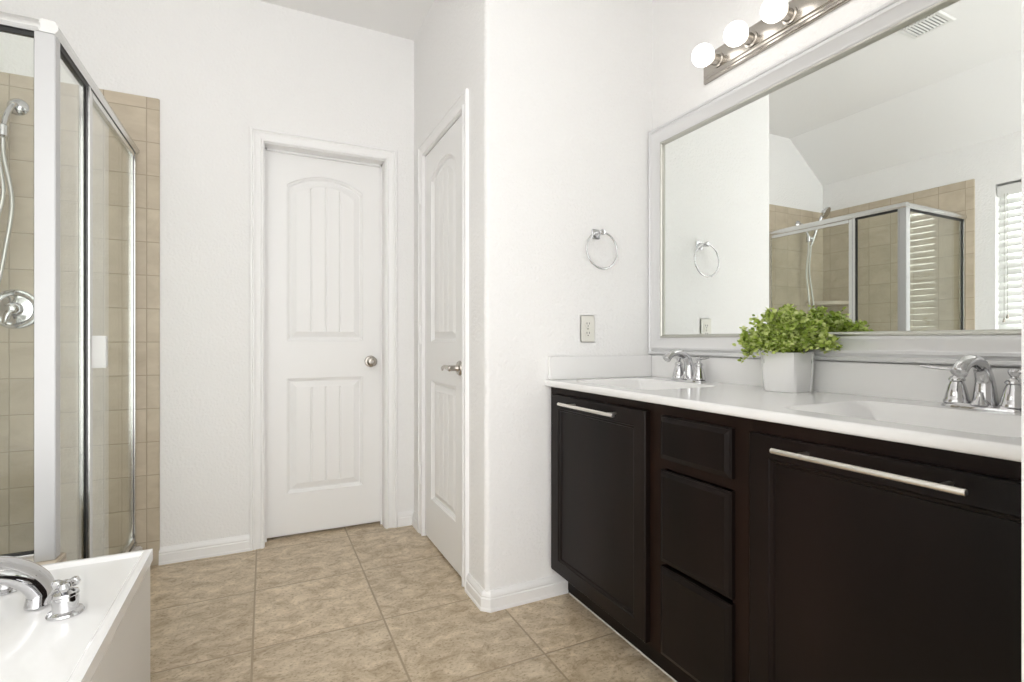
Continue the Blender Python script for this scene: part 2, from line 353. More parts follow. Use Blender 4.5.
# ------------------------------------------------------------------ moulded two-panel plank doors
def door_leaf(bm, W_, H, th, px0, px1, panels, M):
    """local: x 0..W_, z 0..H, front face at y=0, body to +y. panels: (z0, zspring, rise)"""
    def V(x, y, z): return bm.verts.new(M @ Vector((x, y, z)))
    NCOL = 40
    def top(x, x0, x1, zs, rise):
        if rise <= 0: return zs
        c = (x0+x1)/2; h = (x1-x0)/2; R = (h*h+rise*rise)/(2*rise)
        return zs+math.sqrt(max(R*R-(x-c)**2, 0))-(R-rise)
    def quad(*v): bm.faces.new(v)
    # stiles
    def rect(x0, z0, x1, z1): bm.faces.new([V(x0, 0, z0), V(x1, 0, z0), V(x1, 0, z1), V(x0, 0, z1)])
    rect(0, 0, px0, H); rect(px1, 0, W_, H)
    zprev = 0
    for pi, (z0, zs, rise) in enumerate(panels):
        if pi == 0: rect(px0, 0, px1, z0)
        znext = panels[pi+1][0] if pi+1 < len(panels) else H
        for i in range(NCOL):   # area above the panel
            xa = px0+(px1-px0)*i/NCOL; xb = px0+(px1-px0)*(i+1)/NCOL
            bm.faces.new([V(xa, 0, top(xa, px0, px1, zs, rise)), V(xb, 0, top(xb, px0, px1, zs, rise)), V(xb, 0, znext), V(xa, 0, znext)])
        # nested loops
        steps = [(0, 0), (0.002, 0.006), (0.009, 0.009), (0.012, 0.016), (0.019, 0.017), (0.023, 0.014), (0.048, 0.004)]
        rings = []
        for d, y in steps:
            x0 = px0+d; x1 = px1-d; r = []
            rs = max(rise-d*0.15, 0) if rise > 0 else 0
            bot = [(x0+(x1-x0)*i/NCOL, z0+d) for i in range(NCOL+1)]
            tp = [(x0+(x1-x0)*i/NCOL, top(x0+(x1-x0)*i/NCOL, x0, x1, zs-d*(1.0 if rise <= 0 else 0.9), rs)) for i in range(NCOL, -1, -1)]
            rings.append([V(x, y, z) for x, z in bot+tp])
        loops(bm, rings)
        # plank field with grooves
        x0 = px0+0.048; x1 = px1-0.048; d = 0.048
        last = rings[-1]; nb = NCOL+1
        gro = [0.25, 0.5, 0.75]
        # dense columns across
        xs = []; 
        for i in range(NCOL+1): xs.append(i/NCOL)
        cols = []
        for i, f in enumerate(xs):
            y = 0.004
            vb = last[i]; vt = last[2*nb-1-i]
            gd = min(abs(f-g) for g in gro)
            zb = z0+d; x = x0+(x1-x0)*f
            zt = top(x, x0, x1, zs-d*(1.0 if rise <= 0 else 0.9), max(rise-d*0.15, 0) if rise > 0 else 0)
            yy = 0.004+(0.0045 if gd < 1e-6 else 0)
            m1 = V(x, yy, zb+0.006); m2 = V(x, yy, zt-0.006)
            cols.append((vb, m1, m2, vt))
        for a, b in zip(cols, cols[1:]):
            for k in range(3): bm.faces.new((a[k], b[k], b[k+1], a[k+1]))
    # sides and back
    def r3(p): bm.faces.new([V(*q) for q in p])
    r3(((0, 0, 0), (0, th, 0), (0, th, H), (0, 0, H))); r3(((W_, 0, 0), (W_, 0, H), (W_, th, H), (W_, th, 0)))
    r3(((0, 0, H), (0, th, H), (W_, th, H), (W_, 0, H))); r3(((0, 0, 0), (W_, 0, 0), (W_, th, 0), (0, th, 0)))
    r3(((0, th, 0), (W_, th, 0), (W_, th, H), (0, th, H)))
    bmesh.ops.remove_doubles(bm, verts=bm.verts, dist=0.00005)
PAN = [(0.218, 0.832, 0), (1.035, 1.868, 0.062)]
Md = T(DX0+0.007, YB+0.087, 0.017)
bm = BM(); door_leaf(bm, 0.599, 2.035, 0.028, 0.103, 0.496, PAN, Md)
d1 = link('door_1', bm, M_door); struct(d1)
def knob(parent, M):
    bm = BM(); lathe(bm, [(0.033, 0), (0.033, 0.004), (0.029, 0.009), (0.014, 0.012), (0.0115, 0.016), (0.0115, 0.028), (0.016, 0.032), (0.025, 0.039), (0.0285, 0.048), (0.0275, 0.056), (0.021, 0.062), (0.012, 0.0635), (0.0105, 0.0615), (0, 0.0615)], M)
    return link('door_knob', bm, M_nickel, parent, smooth=True)
knob(d1, T(0.541, YB+0.087, 0.934) @ RX(PI/2))
Mc = MC @ T(-CY1+0.005, 0.006, 0.012)
bm = BM(); door_leaf(bm, CY1-CY0-0.010, 2.03, 0.032, 0.110, 0.488, PAN, Mc)
d2 = link('door_2', bm, M_door); struct(d2)
# lever handle
bm = BM(); yl = 2.132; zl = 0.930
ML = T(XC+0.006, yl, zl) @ RY(-PI/2)
lathe(bm, [(0.033, 0), (0.033, 0.004), (0.029, 0.010), (0.016, 0.013), (0.0125, 0.018), (0.0125, 0.045), (0.014, 0.050), (0.010, 0.056), (0, 0.057)], ML)
xl = XC+0.006-0.050
tube(bm, smooth_path([(xl, yl-0.004, zl), (xl, yl+0.03, zl+0.002), (xl-0.002, yl+0.065, zl+0.004), (xl, yl+0.095, zl-0.003), (xl+0.004, yl+0.108, zl-0.010)], 6), [0.0105, 0.0085, 0.007, 0.0075, 0.006], flat=(0.8, 1.2))
link('door_handle', bm, M_nickel, d2, smooth=True)
for z in (1.834, 1.083, 0.332):
    bm = BM(); y = CY1+0.003
    lathe(bm, [(0.003, -0.050), (0.0062, -0.047), (0.0062, 0.047), (0.003, 0.050)], T(XC-0.020, y, z), 14)
    box(bm, (XC-0.0175, y-0.001, z-0.044), (XC-0.0150, y+0.013, z+0.044))
    link('door_hinge', bm, M_trim, d2, smooth=True)
# threshold shadow strip under the back door is real: floor runs on below the leaf

# ------------------------------------------------------------------ shower tile
ZT = 2.185
bm = BM(); box(bm, (XL+0.012, YB-0.012, 0.0), (-0.445, YB, ZT), 0.003); struct(link('wall_shower_back', bm, M_tileB, smooth=True))
bm = BM(); box(bm, (XL, 1.80, 0.0), (XL+0.012, YB, ZT), 0.003); struct(link('wall_shower_left', bm, M_tileL, smooth=True))

# ------------------------------------------------------------------ window and blind
wf = BM()
for a, b in (((XL-0.095, WY0, WZ0), (XL-0.06, WY0+0.04, WZ1)), ((XL-0.095, WY1-0.04, WZ0), (XL-0.06, WY1, WZ1)), ((XL-0.095, WY0, WZ0), (XL-0.06, WY1, WZ0+0.04)), ((XL-0.095, WY0, WZ1-0.04), (XL-0.06, WY1, WZ1)), ((XL-0.09, WY0+0.04, 1.53), (XL-0.065, WY1-0.04, 1.56))):
    box(wf, a, b, 0.003)
w1 = struct(link('window_1', wf, M_white, smooth=True))
bm = BM(); box(bm, (XL-0.080, WY0+0.03, WZ0+0.03), (XL-0.076, WY1-0.03, WZ1-0.03)); link('window_pane', bm, M_glass, w1)
bl = root('window_blind', (XL-0.03, (WY0+WY1)/2, WZ0), 'white wide-slat blind on the window over the bathtub, seen in the mirror', 'blind')
yb0, yb1 = -(WY1-WY0)/2+0.004, (WY1-WY0)/2-0.008
bm = BM(); box(bm, (-0.028, yb0, 1.065), (0.022, yb1, 1.118), 0.003); box(bm, (0.022, yb0-0.0, 1.045), (0.030, yb1, 1.118), 0.003)
link('headrail', bm, M_white, bl, smooth=True)
bm = BM(); pitch = 0.0475; n = int(1.03/pitch)
for k in range(n):
    z = 1.035-pitch*(k+0.5); ang = math.radians(57)
    c, s = math.cos(ang), math.sin(ang)
    prev = None; w = 0.0255
    pts = []
    for q in (-1, -0.5, 0, 0.5, 1):
        u = q*w; bow = 0.0025*(1-q*q)
        pts.append((u*c+bow*s, -u*s+bow*c))
    for off in (0, 1):
        pass
    poly = [(x, zz+0.0014) for x, zz in pts]+[(x, zz-0.0014) for x, zz in reversed(pts)]
    prism(bm, [(x, z+zz) for x, zz in poly], 'y', yb0, yb1)
link('slats', bm, M_blind, bl)
bm = BM(); box(bm, (-0.022, yb0, 0.012), (0.022, yb1, 0.032), 0.003); link('bottom_rail', bm, M_white, bl, smooth=True)
bm = BM()
for yy in (yb1-0.16, 0, yb0+0.16):
    box(bm, (0.0205, yy-0.0012, 0.03), (0.0225, yy+0.0012, 1.06))
link('ladder_cord', bm, M_white, bl)
bm = BM(); tube(bm, smooth_path([(0.033, yb1-0.055, 1.06), (0.034, yb1-0.056, 0.7), (0.034, yb1-0.058, 0.25)], 4), 0.0012, 6)
lathe(bm, [(0.002, 0.03), (0.006, 0.022), (0.009, 0.0), (0, 0)], T(0.034, yb1-0.058, 0.22), 12)
lathe(bm, [(0.002, 0.03), (0.006, 0.022), (0.009, 0.0), (0, 0)], T(0.036, yb1-0.040, 0.195), 12)
tube(bm, [(0.033, yb1-0.04, 1.06), (0.036, yb1-0.04, 0.22)], 0.0012, 6)
link('pull_cord', bm, M_nickel, bl, smooth=True)

# ------------------------------------------------------------------ bathtub
TX, TYB, TZ = -0.295, 1.800, 0.445
TY0 = 0.0
tub = root('bathtub', ((XL+TX)/2, (TY0+TYB)/2, 0), 'white drop-in bathtub deck with raised rim below the shower glass', 'bathtub')
off = Vector(((XL+TX)/2, (TY0+TYB)/2, 0))
bm = BM(); nx, ny = 64, 110
ecx, ecy, ea, eb = -0.86, 0.86, 0.33, 0.56
def tubz(x, y):
    z = TZ-0.010
    # raised lip along the right and far edges and near edge
    dx = TX-x; dy = TYB-y; d = min(dx, dy, y-TY0)
    def sm(a, b, v):
        v = min(max((v-a)/(b-a), 0), 1); return v*v*(3-2*v)
    z = TZ - 0.010*sm(0.018, 0.028, d)
    if d < 0.004: z -= 0.002
    q = (abs((x-ecx)/ea)**2.6+abs((y-ecy)/eb)**2.6)**(1/2.6)
    z -= 0.36*sm(0, 1, (1.02-q)/0.42)*1.0 if q < 1.02 else 0
    return z
xs = [XL+(TX-0.03-XL)*i/nx for i in range(nx+1)]+[TX-0.028+0.0035*i for i in range(9)]
ys = [TY0]+[TY0+0.03+(TYB-0.03-TY0-0.03)*i/ny for i in range(ny+1)]+[TYB-0.028+0.0035*i for i in range(9)]
G = [[bm.verts.new((max(x, XL+0.003)-off.x, y-off.y, tubz(x, y))) for y in ys] for x in xs]
for i in range(len(xs)-1):
    for j in range(len(ys)-1): bm.faces.new((G[i][j], G[i+1][j], G[i+1][j+1], G[i][j+1]))
# outer skirt of the deck slab
ring = [G[i][0] for i in range(len(xs))]+[G[-1][j] for j in range(1, len(ys))]+[G[i][-1] for i in range(len(xs)-2, -1, -1)]+[G[0][j] for j in range(len(ys)-2, 0, -1)]
low = [bm.verts.new((v.co.x, v.co.y, TZ-0.035)) for v in ring]
m = len(ring)
for i in range(m): bm.faces.new((ring[i], ring[(i+1) % m], low[(i+1) % m], low[i]))
link('deck', bm, M_tub, tub, smooth=70)
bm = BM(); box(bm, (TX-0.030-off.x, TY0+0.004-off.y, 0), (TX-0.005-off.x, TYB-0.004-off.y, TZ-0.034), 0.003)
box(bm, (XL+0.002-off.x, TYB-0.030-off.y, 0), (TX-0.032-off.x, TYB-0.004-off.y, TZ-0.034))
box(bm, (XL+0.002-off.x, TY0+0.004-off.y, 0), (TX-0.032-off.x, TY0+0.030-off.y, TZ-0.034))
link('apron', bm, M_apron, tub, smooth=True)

def bell(M, s=1.0, parent=None, mat=None):
    bm = BM()
    lathe(bm, [(0.033*s, 0), (0.034*s, 0.003*s), (0.032*s, 0.007*s), (0.024*s, 0.011*s), (0.0235*s, 0.014*s), (0.0245*s, 0.034*s), (0.023*s, 0.041*s), (0.025*s, 0.044*s), (0.0235*s, 0.049*s), (0.017*s, 0.052*s), (0.012*s, 0.055*s), (0.011*s, 0.060*s), (0, 0.061*s)], M)
    return bm
tf = root('tub_faucet', (-0.490, 1.552, TZ-0.0095), 'polished chrome arched filler spout with two handles on the tub deck', 'faucet')
h1 = Vector((-0.410, 1.470)); h2 = Vector((-0.580, 1.672)); ctr = Vector((-0.495, 1.548))
for nm, h in (('near', h1), ('far', h2)):
    r_ = h-ctr
    bm = bell(T(r_.x, r_.y, 0.0), 1.0)
    hb = link('handle', bm, M_chrome, tf, smooth=True)
    bm = BM(); a0 = math.radians(10 if nm == 'near' else 200)
    c0 = Vector((r_.x, r_.y, 0.064))
    for k in range(3):
        a = a0+k*2*PI/3+0.5
        dv = Vector((math.cos(a), math.sin(a), 0.1))
        tube(bm, smooth_path([c0, c0+dv*0.010, c0+dv*0.018], 4), [0.011, 0.0095, 0.0105], 12)
        lathe(bm, [(0, -0.0115), (0.007, -0.0085), (0.0108, 0), (0.007, 0.0085), (0, 0.0115)], T(*(c0+dv*0.018)), 14)
    lathe(bm, [(0.012, -0.008), (0.014, 0), (0.011, 0.008), (0.006, 0.011), (0, 0.0115)], T(*c0), 20)
    link('handle_grip', bm, M_chrome, hb, smooth=True)
bm = BM()
sd = Vector((-0.80, -0.60, 0)).normalized()
P = [Vector((0.016, 0.012, 0.0)), Vector((0.014, 0.012, 0.035)), Vector((0.0, 0.0, 0.075))+sd*0.01, Vector((0, 0, 0.105))+sd*0.055, Vector((0, 0, 0.112))+sd*0.11, Vector((0, 0, 0.098))+sd*0.165, Vector((0, 0, 0.072))+sd*0.20]
tube(bm, smooth_path(P, 8), [0.040, 0.034, 0.031, 0.029, 0.027, 0.024, 0.021], 28, flat=(1.2, 0.72))
link('spout', bm, M_chrome, tf, smooth='all')

# ------------------------------------------------------------------ shower: knee wall, pan, enclosure
SX, SY = -0.544, 1.862
bm = BM(); box(bm, (XL+0.012, 1.802, 0), (SX+0.025, 1.90, 0.437), 0.003); struct(link('wall_knee', bm, M_tileB, smooth=True))
pan = root('shower_pan', (-0.9, 2.38, 0), 'beige shower pan with raised curb inside the glass enclosure', 'shower pan')
bm = BM(); box(bm, (XL+0.0125+0.9, 1.9005-2.38, 0), (SX-0.035+0.9, YB-0.0125-2.38, 0.03), 0.004); link('pan', bm, M_pan, pan, smooth=True)
bm = BM(); box(bm, (SX-0.034+0.9, 1.9005-2.38, 0), (SX+0.035+0.9, YB-0.0125-2.38, 0.105), 0.006); link('curb', bm, M_pan, pan, smooth=True)
enc = root('shower_enclosure', (SX, SY, 0.105), 'chrome-framed glass shower enclosure with a pivot door beyond the tub', 'shower enclosure')
eo = Vector((SX, SY, 0.105))
def ebox(bm, a, b, bev=0.002): return box(bm, Vector(a)-eo, Vector(b)-eo, bev)
ZR = 1.945; TB = 0.4375; CB = 0.1055; YW = YB-0.0125
bm = BM(); ebox(bm, (SX-0.030, SY-0.020, TB), (SX+0.016, SY+0.020, ZR-0.0365)); ebox(bm, (SX-0.010, SY+0.0203, CB), (SX+0.012, SY+0.032, ZR-0.0365))
link('corner_post', bm, M_post, enc, smooth=True)
bm = BM()
prof = [(-0.016, 0), (0.014, 0), (0.022, 0.010), (0.022, 0.022), (0.015, 0.034), (-0.015, 0.036), (-0.022, 0.022), (-0.022, 0.008)]
prism(bm, [(x, ZR-0.036+0.036*0+z-eo.z+0.0) for x, z in prof], 'y', -0.021, YW-SY)
link('top_rail', bm, M_alu, enc, smooth=True)
bm = BM(); prism(bm, [(-x, ZR-0.036+z-eo.z) for x, z in prof], 'x', XL+0.0125-SX, -0.0165); link('top_rail', bm, M_alu, enc, smooth=True)
bm = BM(); ebox(bm, (XL+0.0125, SY-0.014, TB), (SX-0.0305, SY+0.014, TB+0.022)); link('bottom_rail', bm, M_alu, enc, smooth=True)
bm = BM(); ebox(bm, (SX-0.014, SY+0.033, CB), (SX+0.014, YW, CB+0.022)); link('bottom_rail', bm, M_alu, enc, smooth=True)
bm = BM(); ebox(bm, (XL+0.0125, SY-0.013, TB+0.023), (XL+0.032, SY+0.013, ZR-0.037)); link('wall_jamb', bm, M_alu, enc, smooth=True)
bm = BM(); ebox(bm, (SX-0.002, YW-0.024, CB+0.023), (SX+0.010, YW, ZR-0.037)); link('wall_jamb', bm, M_alu, enc, smooth=True)
# black glazing seals
bm = BM()
ebox(bm, (XL+0.033, SY-0.006, ZR-0.048), (SX-0.0305, SY+0.006, ZR-0.037), 0); ebox(bm, (SX-0.0345, SY-0.006, TB+0.023), (SX-0.0305, SY+0.006, ZR-0.048), 0)
ebox(bm, (XL+0.0325, SY-0.006, TB+0.023), (XL+0.036, SY+0.006, ZR-0.048), 0); ebox(bm, (XL+0.037, SY-0.006, TB+0.0225), (SX-0.035, SY+0.006, TB+0.027), 0)
link('glazing_seal', bm, M_gasket, enc)
YS = 2.158      # strike post between fixed light and door
bm = BM()
ebox(bm, (SX-0.006, SY+0.033, ZR-0.050), (SX+0.010, YS-0.012, ZR-0.037), 0); ebox(bm, (SX+0.001, YS-0.0115, CB+0.023), (SX+0.008, YS-0.001, ZR-0.037), 0)
link('glazing_seal', bm, M_gasket, enc)
bm = BM(); ebox(bm, (XL+0.036, SY-0.003, TB+0.027), (SX-0.035, SY+0.003, ZR-0.049), 0); link('glass_pane', bm, M_glass, enc)
bm = BM(); ebox(bm, (SX-0.003, SY+0.033, CB+0.023), (SX+0.003, YS-0.013, ZR-0.051), 0); link('glass_pane', bm, M_glass, enc)
bm = BM(); ebox(bm, (SX-0.014, YS, CB+0.023), (SX+0.014, YS+0.018, ZR-0.037)); link('strike_post', bm, M_alu, enc, smooth=True)
bm = BM(); ebox(bm, (SX-0.012, YS+0.020, CB+0.03), (SX+0.012, YS+0.045, ZR-0.040)); 
ebox(bm, (SX-0.006, YW-0.050, CB+0.03), (SX+0.004, YW-0.032, ZR-0.040))
ebox(bm, (SX-0.012, YS+0.0455, ZR-0.062), (SX+0.012, YW-0.0505, ZR-0.040)); ebox(bm, (SX-0.012, YS+0.0455, CB+0.03), (SX+0.012, YW-0.0505, CB+0.055))
dr = link('door', bm, M_alu, enc, smooth=True)
bm = BM(); ebox(bm, (SX-0.003, YS+0.0455, CB+0.0555), (SX+0.003, YW-0.0505, ZR-0.0625), 0); link('door_glass', bm, M_glass, dr)
bm = BM(); ebox(bm, (SX-0.008, YW-0.031, CB+0.03), (SX+0.004, YW-0.0245, ZR-0.040), 0); link('door_seal', bm, M_gasket, dr)
bm = BM(); ebox(bm, (SX+0.0125, YS+0.024, 0.958), (SX+0.052, YS+0.030, 1.068), 0.002); ebox(bm, (SX+0.046, YS+0.030, 0.958), (SX+0.052, YS+0.050, 1.068), 0.002)
link('door_pull', bm, M_white, dr, smooth=True)

# valve, arm, handheld shower, corner shelf
YV = YB-0.0125
vl = root('shower_valve', (-0.953, YV, 1.185), 'round chrome shower valve plate with lever on beige tile', 'shower valve')
bm = BM(); lathe(bm, [(0.083, 0), (0.084, 0.003), (0.080, 0.008), (0.066, 0.010), (0.058, 0.006), (0.045, 0.008), (0.030, 0.014), (0, 0.015)], RX(PI/2), 48); link('plate', bm, M_chrome, vl, smooth=True)
bm = BM(); lathe(bm, [(0.030, 0.0), (0.028, 0.02), (0.024, 0.035), (0.020, 0.045), (0.012, 0.050), (0, 0.051)], T(0, -0.0135, 0) @ RX(PI/2), 32)
tube(bm, smooth_path([(0, -0.045, 0.0), (-0.008, -0.056, -0.022), (-0.014, -0.060, -0.045), (-0.017, -0.058, -0.062)], 5), [0.018, 0.015, 0.012, 0.010], 16, flat=(1, 0.8))
link('lever', bm, M_chrome, vl, smooth=True)
hs = root('handheld_shower', (-0.946, YV, 2.046), 'chrome handheld shower head with looping hose on a wall arm', 'shower head')
bm = BM(); lathe(bm, [(0.036, 0), (0.036, 0.003), (0.030, 0.010), (0.018, 0.017), (0.012, 0.020), (0, 0.020)], RX(PI/2), 32); link('flange', bm, M_chrome, hs, smooth=True)
bm = BM(); tube(bm, smooth_path([(0, -0.01, 0), (-0.004, -0.040, -0.010), (-0.014, -0.065, -0.060), (-0.020, -0.078, -0.115)], 6), 0.0105, 14); link('arm', bm, M_chrome, hs, smooth=True)
bm = BM(); lathe(bm, [(0.012, -0.026), (0.018, -0.02), (0.018, 0.02), (0.012, 0.026), (0, 0.026)], T(-0.021, -0.080, -0.134), 20)
tube(bm, [(-0.021, -0.080, -0.134), (-0.048, -0.108, -0.128)], 0.013, 14)
link('bracket', bm, M_chrome, hs, smooth=True)
bm = BM(); tube(bm, smooth_path([(-0.036, -0.092, -0.190), (-0.048, -0.108, -0.128), (-0.072, -0.130, -0.02), (-0.095, -0.150, 0.055)], 6), [0.009, 0.012, 0.012, 0.015], 14)
lathe(bm, [(0.014, -0.03), (0.044, -0.010), (0.050, 0.004), (0.048, 0.012), (0.0, 0.014)], T(-0.108, -0.172, 0.080) @ RX(math.radians(118)) @ RY(math.radians(-14)), 32)
link('head', bm, M_chrome, hs, smooth=True)
bm = BM(); tube(bm, smooth_path([(-0.021, -0.080, -0.160), (-0.018, -0.080, -0.24), (0.008, -0.082, -0.42), (-0.010, -0.090, -0.62), (-0.035, -0.085, -0.76), (-0.062, -0.085, -0.80), (-0.075, -0.09, -0.72), (-0.050, -0.085, -0.55), (-0.018, -0.088, -0.40), (-0.030, -0.090, -0.26), (-0.036, -0.092, -0.190)], 12), 0.0075, 10)
link('hose', bm, M_hose, hs, smooth='all')
bm = BM(); pts = [(0, 0)]
for k in range(9):
    a = PI/2*k/8; pts.append((0.17*math.sin(a)**0.9 if k else 0, -0.17*math.cos(a)))
pts = [(0, 0)]+[(0.235*math.sin(PI/2*k/14), -0.235*math.cos(PI/2*k/14)) for k in range(15)]
prism(bm, pts, 'z', 0, 0.03)
sh = link('corner_shelf', bm, M_shelf, smooth=False); sh.location = (XL+0.0125, YV, 1.36)
tag(sh, 'small quarter-round beige shelf in the tiled shower corner', 'shelf')

# ------------------------------------------------------------------ vanity cabinet
VY0, VY1, VX, VDX = 0.260, YT-0.002, 1.063, 1.042
van = root('vanity_cabinet', (1.33, (VY0+VY1)/2, 0), 'dark espresso double vanity cabinet under the white countertop', 'cabinet')
vo = Vector((1.33, (VY0+VY1)/2, 0))
def vbox(bm, a, b, bev=0.0): return box(bm, Vector(a)-vo, Vector(b)-vo, bev)
CZT = 0.8655
bm = BM()
# face frame (with real openings), sides, top rail strip, bottom
vbox(bm, (VX, VY0, 0.115), (VX+0.02, VY0+0.02, CZT)); vbox(bm, (VX, VY1-0.035, 0.115), (VX+0.02, VY1, CZT))
vbox(bm, (VX, VY0+0.02, 0.115), (VX+0.02, VY1-0.035, 0.150)); vbox(bm, (VX, VY0+0.02, 0.820), (VX+0.02, VY1-0.035, CZT))
for ya, yb in ((0.852, 0.916), (1.154, 1.228)): vbox(bm, (VX, ya, 0.150), (VX+0.02, yb, 0.820))
for za, zb in ((0.395, 0.412), (0.675, 0.700)): vbox(bm, (VX, 0.916, za), (VX+0.02, 1.154, zb))
link('face_frame', bm, M_wood2, van)
bm = BM()
vbox(bm, (VX+0.02, VY0, 0.115), (1.598, VY0+0.016, CZT)); vbox(bm, (VX+0.02, VY1-0.016, 0.115), (1.598, VY1, CZT)); vbox(bm, (VX+0.02, VY0+0.016, 0.115), (1.598, VY1-0.016, 0.131))
vbox(bm, (1.585, VY0+0.016, 0.131), (1.598, VY1-0.016, CZT))
link('carcass', bm, M_wood, van)
bm = BM(); vbox(bm, (1.140, VY0, 0), (1.156, VY1, 0.115)); link('toe_kick', bm, M_wood, van)
bm = BM(); prism(bm, [(1.1365-vo.x, 0.0), (1.1395-vo.x, 0.0), (1.1395-vo.x, 0.004)], 'y', VY0-vo.y, VY1-0.018-vo.y); link('caulk_line', bm, M_caulk, van)

def shaker(bm, y0, y1, z0, z1, th, fw, rec, x=VDX):
    """panel door facing -X; y0<y1"""
    steps = [(0, th), (0, 0.003), (0.003, 0), (fw, 0), (fw+0.003, 0.004), (fw+0.009, 0.005), (fw+0.012, rec)]
    R = []
    for d, dep in steps:
        R.append([bm.verts.new((x+dep-vo.x, yy-vo.y, zz)) for yy, zz in ((y0+d, z0+d), (y1-d, z0+d), (y1-d, z1-d), (y0+d, z1-d))])
    loops(bm, R); bm.faces.new(R[-1]); bm.faces.new(R[0][::-1])
def slab(bm, y0, y1, z0, z1, th, x=VDX):
    steps = [(0, th), (0, 0.009), (0.004, 0.0075), (0.004, 0.006), (0.016, 0.0), (0.018, 0.0)]
    R = []
    for d, dep in steps:
        R.append([bm.verts.new((x+dep-vo.x, yy-vo.y, zz)) for yy, zz in ((y0+d, z0+d), (y1-d, z0+d), (y1-d, z1-d), (y0+d, z1-d))])
    loops(bm, R); bm.faces.new(R[-1]); bm.faces.new(R[0][::-1])
TH = VX-VDX-0.0005
def pull(parent, y0, y1, z, posts):
    bm = BM(); xb = VDX-0.041
    tube(bm, [(xb-vo.x, y0-vo.y, z), (xb-vo.x, y1-vo.y, z)], 0.006, 16)
    for p in posts: tube(bm, [(xb-vo.x, p-vo.y, z), (VDX-0.0003-vo.x, p-vo.y, z)], 0.0048, 12)
    link('bar_pull', bm, M_nickel_l, parent, smooth=True)
bm = BM(); shaker(bm, 1.222, 1.788, 0.128, 0.836, TH, 0.052, 0.010); dd = link('door', bm, M_wood, van)
pull(dd, 1.326, 1.664, 0.811, (1.368, 1.612))
bm = BM(); shaker(bm, 0.286, 0.852, 0.128, 0.832, TH, 0.052, 0.010); dd = link('door', bm, M_wood, van)
pull(dd, 0.414, 0.760, 0.809, (0.452, 0.705))
for z0, z1 in ((0.704, 0.831), (0.402, 0.672), (0.128, 0.389)):
    bm = BM(); slab(bm, 0.908, 1.163, z0, z1, TH); link('drawer', bm, M_wood, van)

# ------------------------------------------------------------------ countertop with two moulded basins
CT = 0.890
ct = root('countertop', (1.31, (VY0+VY1)/2, 0.866), 'white cultured marble double-sink countertop with backsplash on the dark vanity', 'countertop')
co = Vector((1.31, (VY0+VY1)/2, 0.866))
bm = BM()
def sm01(v): v = min(max(v, 0), 1); return v*v*(3-2*v)
BAS = [(0.385, 0.830), (1.300, 1.745)]; BX0, BX1 = 1.110, 1.455
def cz(x, y):
    z = CT
    for a, b in BAS:
        cx, cy, hx, hy = (BX0+BX1)/2, (a+b)/2, (BX1-BX0)/2, (b-a)/2
        u, v = abs(x-cx)/hx, abs(y-cy)/hy
        if u < 1 and v < 1:
            du = (1-u)*hx; dv = (1-v)*hy
            # distance with rounded corner
            r = 0.05
            if du < r and dv < r: d = r-math.hypot(r-du, r-dv)
            else: d = min(du, dv)
            if d > 0:
                e = min(sm01(d/0.012)*0.006+ (max(d-0.006, 0))*0.0, 1)
                wall = min(du/0.075, dv/0.13)
                z = CT-e-0.115*sm01(wall*0.95)*sm01(d/0.02)
    return z
edge = [(1.050, CT-0.0245), (1.036, CT-0.0245), (1.0325, CT-0.022), (1.031, CT-0.018), (1.031, CT-0.007), (1.0325, CT-0.003), (1.036, CT-0.0005), (1.040, CT)]
xs = [1.05+(1.578-1.05)*i/120 for i in range(121)]
ny = 300; ys = [VY0+(VY1-VY0)*j/ny for j in range(ny+1)]
rows = [[bm.verts.new((x-co.x, y-co.y, z-co.z)) for y in ys] for x, z in edge]
rows += [[bm.verts.new((x-co.x, y-co.y, cz(x, y)-co.z)) for y in ys] for x in xs]
for a, b in zip(rows, rows[1:]):
    for j in range(ny): bm.faces.new((a[j], a[j+1], b[j+1], b[j]))
link('top', bm, M_counter, ct, smooth='all')
bm = BM(); box(bm, Vector((1.579, VY0, CT-0.024))-co, Vector((1.5995, VY1, 0.986))-co, 0.003); link('backsplash', bm, M_counter, ct, smooth=True)
bm = BM(); box(bm, Vector((1.046, VY1-0.020, CT+0.0003))-co, Vector((1.578, VY1, 0.986))-co, 0.003); link('side_splash', bm, M_counter, ct, smooth=True)
for a, b in BAS:
    bm = BM(); zz = cz((BX0+BX1)/2, (a+b)/2)
    lathe(bm, [(0.022, 0.0), (0.022, 0.002), (0.017, 0.003), (0.015, 0.0015), (0, 0.002)], T((BX0+BX1)/2-co.x, (a+b)/2-co.y, zz-co.z), 24); link('drain', bm, M_chrome, ct, smooth=True)

